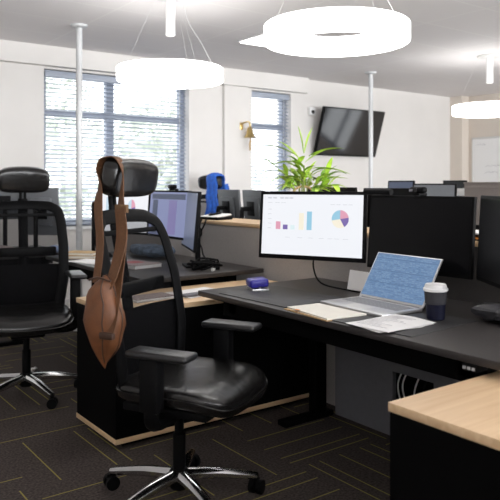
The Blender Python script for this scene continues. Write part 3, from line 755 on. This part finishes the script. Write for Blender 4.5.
# ------------------------------------------------------------------ office chairs
PROF = [(.50,-.155),(.62,-.165),(.75,-.185),(.90,-.215),(1.05,-.255),(1.18,-.30)]
def yprof(z):
    for (a, ya), (b_, yb) in zip(PROF[:-1], PROF[1:]):
        if z <= b_: return ya+(yb-ya)*(z-a)/(b_-a)
    return PROF[-1][1]
WID = [(.50,.19),(.56,.215),(.70,.238),(.90,.240),(1.04,.230),(1.10,.220),(1.138,.20),(1.155,.14)]
def wprof(z):
    for (a, ya), (b_, yb) in zip(WID[:-1], WID[1:]):
        if z <= b_: return ya+(yb-ya)*(z-a)/(b_-a)
    return WID[-1][1]
def ysurf(x, z): return yprof(z)+.045*(x/.24)**2-.0
def office_chair(loc, rz, label, arm_z=.682, base_rot=0., lod=False):
    t = thing('office_chair', label, 'chair', loc, rz, 'black mesh-back office chairs')
    # base
    hub = MB().lathe([(0,.06),(.035,.06),(.045,.075),(.045,.125),(.032,.14),(0,.14)], 24).build('base_hub', 'plastic', t)
    for k in range(5):
        a = base_rot+2*PI*k/5; T = RZ(a)
        b = MB(T); path = spline([(.03,0,.112),(.15,0,.104),(.25,0,.088),(.325,0,.074)],4)
        b.tube(path, [.026-.0009*i for i in range(len(path))], 10, sx=1.15, up=(0,0,1))
        b.build('base_spoke', 'chrome', t)
        c = MB(TR(.325*math.cos(a),.325*math.sin(a),0) @ RZ(a+.9))
        c.cyl((0,-.028,.029),(0,-.008,.029),.029,20).cyl((0,.008,.029),(0,.028,.029),.029,20).box(-.012,.020,-.008,.008,.02,.062,.004).cyl((0,0,.05),(0,0,.085),.008,10)
        c.build('caster', 'plastic', t)
    MB().lathe([(0,.135),(.026,.135),(.026,.28),(.019,.285),(.019,.40),(0,.40)], 20).build('gas_lift', 'plastic', t)
    MB().box(-.10,.10,-.16,.14,.375,.425,.015).tube([(.08,.05,.40),(.20,.05,.395),(.26,.06,.392)],.008,8).build('tilt_mechanism', 'plastic', t)
    # seat
    def seatf(v):
        f = max(0, v.y-.10)/.15
        return Vector((v.x, v.y, v.z-.035*f*f+.012*(v.x/.25)**2-.008*math.exp(-(v.x*v.x+v.y*v.y)/.03)*(v.z > 0)))
    seat = MB().blob((0,.07,.490), .252,.250,.044,48,.42, seatf).build('seat_cushion', 'leather', t, ang=70)
    pts = []
    for j in range(48):
        b_ = 2*PI*j/48; sg = lambda v: math.copysign(abs(v)**.42, v)
        q = seatf(Vector((.255*sg(math.cos(b_)), .250*sg(math.sin(b_)), 0)))
        pts.append((q.x*1.005, .07+q.y*1.005, .492+q.z))
    MB().tube(pts, .0045, 6, closed=True).build('seat_piping', 'leather', seat)
    MB().box(-.21,.21,-.13,.24,.42,.452,.008).build('seat_pan', 'plastic', t)
    # backrest
    loop = [(x, ysurf(x, z), z) for x, z in [(wprof(z_), z_) for z_ in (.56,.63,.70,.80,.90,.98,1.04,1.09,1.125,1.146,1.155)]]
    loop = loop+[(0, ysurf(0,1.160), 1.160)]+[(-x, y, z) for x, y, z in reversed(loop)]+[(-.19,ysurf(-.19,.515),.515),(0,ysurf(0,.50),.50),(.19,ysurf(.19,.515),.515)]
    fr = MB().tube(spline(loop, 4, True), .013, 10, closed=True, sx=2.5, up=(0,1,0)).build('back_frame', 'plastic', t)
    def gm(a, c):
        z = .52+(1.153-.52)*c; x = (2*a-1)*wprof(z)*.985; return Vector((x, ysurf(x, z), z))
    MB().grid(gm, 14, 28).build('back_mesh', 'mesh', t, ang=80)
    MB().grid(lambda a, c: Vector(((2*a-1)*wprof(.50+.28*c)*.97, ysurf((2*a-1)*.22, .50+.28*c)-.012, .50+.28*c)), 10, 6).build('lower_back_panel', 'plastic', t)
    b = MB(); b.box(-.20,.20,-.012,.012,-.03,.03,.012,3)
    b.bm.transform(TR(0,ysurf(0,.86)-.028,.86))
    for v in b.bm.verts: v.co.y += .045*(v.co.x/.24)**2
    b.build('lumbar_bar', 'plastic', t)
    b = MB(); b.box(-.21,.21,-.008,.008,-.010,.010,.004,2)
    b.bm.transform(TR(0,ysurf(0,1.095)-.004,1.095))
    for v in b.bm.verts: v.co.y += .045*(v.co.x/.24)**2
    b.build('grip_bar', 'plastic', t)
    sp = [(0,-.10,.40),(0,-.20,.42),(0,-.235,.52),(0,-.245,.72),(0,-.275,.92),(0,-.315,1.10),(0,-.325,1.20)]
    MB().tube(spline(sp,5), .030, 10, sx=.55, up=(1,0,0)).build('spine', 'plastic', t)
    for s_ in (-1,1): MB().tube(spline([(s_*.014,-.325,1.17),(s_*.014,-.335,1.25),(s_*.014,-.322,1.32)],4), .009, 8).build('headrest_post', 'plastic', t)
    def hf(v):
        return Vector((v.x, v.y+.035*(v.x/.15)**2, v.z*(1-.07*(v.x/.15)**2)))
    Th = TR(0,-.272,1.325) @ Matrix.Rotation(R(-10),4,'X')
    hb = MB(Th); hb.blob((0,0,0), .160,.052,.084,36,.46, hf); hb.build('headrest', 'leather', t, ang=70)
    MB(Th).box(-.055,.055,-.058,-.03,-.045,.05,.01).build('headrest_bracket', 'plastic', t)
    # arms
    for s_ in (-1,1):
        x = s_*.285
        p = MB().box(x-.050,x+.050,-.035,.225,arm_z-.022,arm_z+.006,.013,3)
        p.build('armrest_pad', 'plastic_soft', t)
        ap = MB().box(x-.028,x+.028,.015,.095,.46,arm_z-.018,.010); ap.tube(spline([(x,.055,.50),(x,.055,.43),(x-s_*.04,.055,.405),(s_*.10,.055,.405)],4), .026, 8, sx=1.2)
        ap.build('armrest_post', 'plastic', t)
    return t
CH = Vector((1.39, 2.365, 0)); CRZ = R(-61.5-90)
C1 = office_chair(CH, CRZ, 'black mesh-back office chair in front, with a brown bag on its headrest', base_rot=R(57))
C2 = office_chair((1.34, 4.12, 0), R(180-14), 'black mesh-back office chair cut off by the left edge', arm_z=.745, base_rot=R(40))
C3 = dup(C1, (3.97, 6.39, 0), R(105), 'far black office chair with a blue jacket, by the cabinet end')

# blue jacket on the far chair
t = thing('jacket', 'bright blue jacket hung over the headrest of the far chair', 'jacket', (3.97, 6.39, 0), R(105))
def jk(a, c):
    s_ = (a-.5)*2; q = c*2-1; m = abs(q)
    zz = 1.425-.03*s_*s_-max(0, m-.12)*.52; yy = -.245+q*.075*min(1, 6*m)/max(m,.001)*min(m*8,1)*.98-.02*m
    return Vector((-.075+s_*(.065+.035*m)+.010*math.sin(q*14), yy+.012*math.sin(s_*9+q*5)*m, zz+.008*math.sin(s_*11)*m))
jo = MB().grid(jk, 18, 30).build('jacket_body', 'blue', t, ang=70)
sm = jo.modifiers.new('thick', 'SOLIDIFY'); sm.thickness = .012; sm.offset = 0
for s_ in (-1,1): MB().tube(spline([(-.075+s_*.06,-.345,1.30),(-.075+s_*.085,-.37,1.15),(-.075+s_*.09,-.375,1.0),(-.075+s_*.085,-.375,.88)],5), [.035]*6+[.04]*6+[.036]*4, 10).build('sleeve', 'blue', t)

# ------------------------------------------------------------------ brown bag hung on the headrest of the front chair
def bag(chair_loc, chair_rz, base, label, hang):
    cm = TR(*chair_loc) @ RZ(chair_rz); p = cm @ Vector(base); rz = chair_rz+PI/2
    t = thing('shoulder_bag', label, 'bag', p, rz, 'brown shoulder bags on chairs')
    k = (TR(*p) @ RZ(rz)).inverted() @ cm          # chair frame to bag frame
    def body(v):
        c = (v.z+.17)/.34
        ku = (.10+.90*math.sin(min(1, c/.55)*PI/2)) if c < .55 else 1-.42*((c-.55)/.45)**1.6
        kt = .25+.75*math.sin(min(1, c/.4)*PI/2) if c < .4 else 1-.25*((c-.4)/.6)**2
        return Vector((v.x*ku+.012*(1-c)+.004*math.sin(v.z*55+v.y*30), v.y*kt*(1+.05*math.sin(v.z*70)), v.z+.008*math.sin(v.x*60)))
    bd = MB().blob((0,0,.17), .080,.058,.17,40,.8, body).build('bag_body', 'bag', t, ang=75)
    sg = lambda v: math.copysign(abs(v)**.8, v)
    for nm, q0 in (('front_seam', -PI/2+.35), ('side_seam', 0), ('side_seam', PI)):
        pts = []
        for j in range(3, 20):
            a = -PI/2+PI*j/20
            q = body(Vector((sg(math.cos(a))*sg(math.cos(q0))*.080, sg(math.cos(a))*sg(math.sin(q0))*.058, sg(math.sin(a))*.17)))
            pts.append(Vector((q.x, q.y, q.z))*1.004+Vector((0,0,.17)))
        MB().tube(pts, .003, 6).build(nm, 'bagdark', bd)
    MB().tube(spline([(-.05,-.02,.325),(0,-.03,.338),(.05,-.02,.325)]), .004, 6).build('zip', 'bagdark', bd)
    hang(t, k, k.to_3x3(), bd)
    return t
def strand(t, k, k3, name, pts, wd, w, th=.004, mat='strap'):
    P = spline([k @ Vector(p) for p in pts], 6); n = len(P)-1; m = len(pts)-1
    def lerp(L_, f):
        x = f*m; i_ = min(m-1, int(x)); return L_[i_]+(L_[i_+1]-L_[i_])*(x-i_)
    wd = [k3 @ Vector(q) for q in wd]
    return MB().ribbon(P, [lerp(wd, i_/n) for i_ in range(n+1)], [lerp(w, i_/n) for i_ in range(n+1)], th).build(name, mat, t, ang=60)
def hang1(t, k, k3, bd):
    X_, Y_ = (1,0,0), (.25,1,0)
    strand(t, k, k3, 'shoulder_strap',
        [(.300,-.185,.92),(.270,-.190,1.05),(.235,-.225,1.20),(.150,-.285,1.29),(.125,-.306,1.350),(.118,-.296,1.392),(.118,-.260,1.404),(.120,-.215,1.396),(.140,-.178,1.33),(.190,-.150,1.225),(.240,-.110,1.10),(.285,-.095,.95),(.345,-.075,.80),(.372,-.075,.74)],
        [Y_,Y_,Y_,(.7,.7,0),X_,X_,X_,X_,(.8,.6,0),(.5,.9,0),Y_,Y_,Y_,Y_], [.040,.042,.044,.042,.040,.040,.040,.040,.034,.044,.060,.055,.050,.046])
    strand(t, k, k3, 'strap_tail', [(.205,-.147,1.195),(.250,-.105,1.08),(.305,-.105,.95),(.33,-.12,.90)], [Y_]*4, [.046,.058,.05,.045], .004)
    b = MB(TR(*(k @ Vector((.200,-.140,1.198)))) @ k3.to_4x4() @ RZ(R(-14)))
    b.box(-.006,.006,-.036,.036,-.016,.016,.003).build('strap_slider', 'stitch', t)
    b = MB(TR(*(k @ Vector((.380,-.075,.745)))) @ k3.to_4x4())
    b.box(-.012,.008,-.030,.030,-.012,.012,.004).build('strap_ring', 'bagdark', t)
bag(CH, CRZ, (.315,-.14,.61), 'tan brown leather shoulder bag hung by its strap from the front chair headrest', hang1)
def hang2(t, k, k3, bd):
    Y_ = (.2,1,0)
    strand(t, k, k3, 'shoulder_strap', [(.21,-.345,.92),(.20,-.325,1.02),(.185,-.30,1.12),(.170,-.285,1.162),(.168,-.255,1.166),(.170,-.232,1.14),(.172,-.236,1.10)], [(1,0,0)]*7, [.04]*7)
bag((1.34, 4.12, 0), R(180-14), (.215,-.335,.60), 'tan bag at the left picture edge, hung on the left office chair', hang2)

# daylight area lights, added to fill the room through the windows behind the viewer
for k, fw in enumerate(FWIN):
    ld = bpy.data.lights.new('fill_daylight', 'AREA'); ld.shape = 'RECTANGLE'; ld.size = fw[1]-fw[0]; ld.size_y = fw[3]-fw[2]; ld.energy = 75*ld.size; ld.color = (.97, .985, 1.0)
    lo = bpy.data.objects.new('fill_daylight', ld); COL.objects.link(lo); lo.location = ((fw[0]+fw[1])/2, Y0-.34, (fw[2]+fw[3])/2); lo.rotation_euler = (R(112), 0, 0)

# ------------------------------------------------------------------ camera, world, render look
cam = bpy.data.cameras.new('camera'); co = bpy.data.objects.new('camera', cam); COL.objects.link(co)
co.location = (0, 0, 1.29); co.rotation_euler = (PI/2, 0, -math.atan2(.5944, .8042))
cam.sensor_width = 36; cam.sensor_fit = 'HORIZONTAL'; cam.lens = 670/500*36; cam.shift_y = -65/500
cam.clip_start = .05; cam.dof.use_dof = True; cam.dof.focus_distance = 3.1; cam.dof.aperture_fstop = 4.5
sc = bpy.context.scene; sc.camera = co
w = bpy.data.worlds.new('sky'); sc.world = w; w.use_nodes = True
bg = w.node_tree.nodes['Background']; bg.inputs['Color'].default_value = (.93, .97, 1.0, 1); bg.inputs['Strength'].default_value = 2.6
sc.view_settings.view_transform = 'Standard'; sc.view_settings.look = 'None'; sc.view_settings.gamma = 1; sc.view_settings.use_curve_mapping = False
sc.view_settings.exposure = 0.5
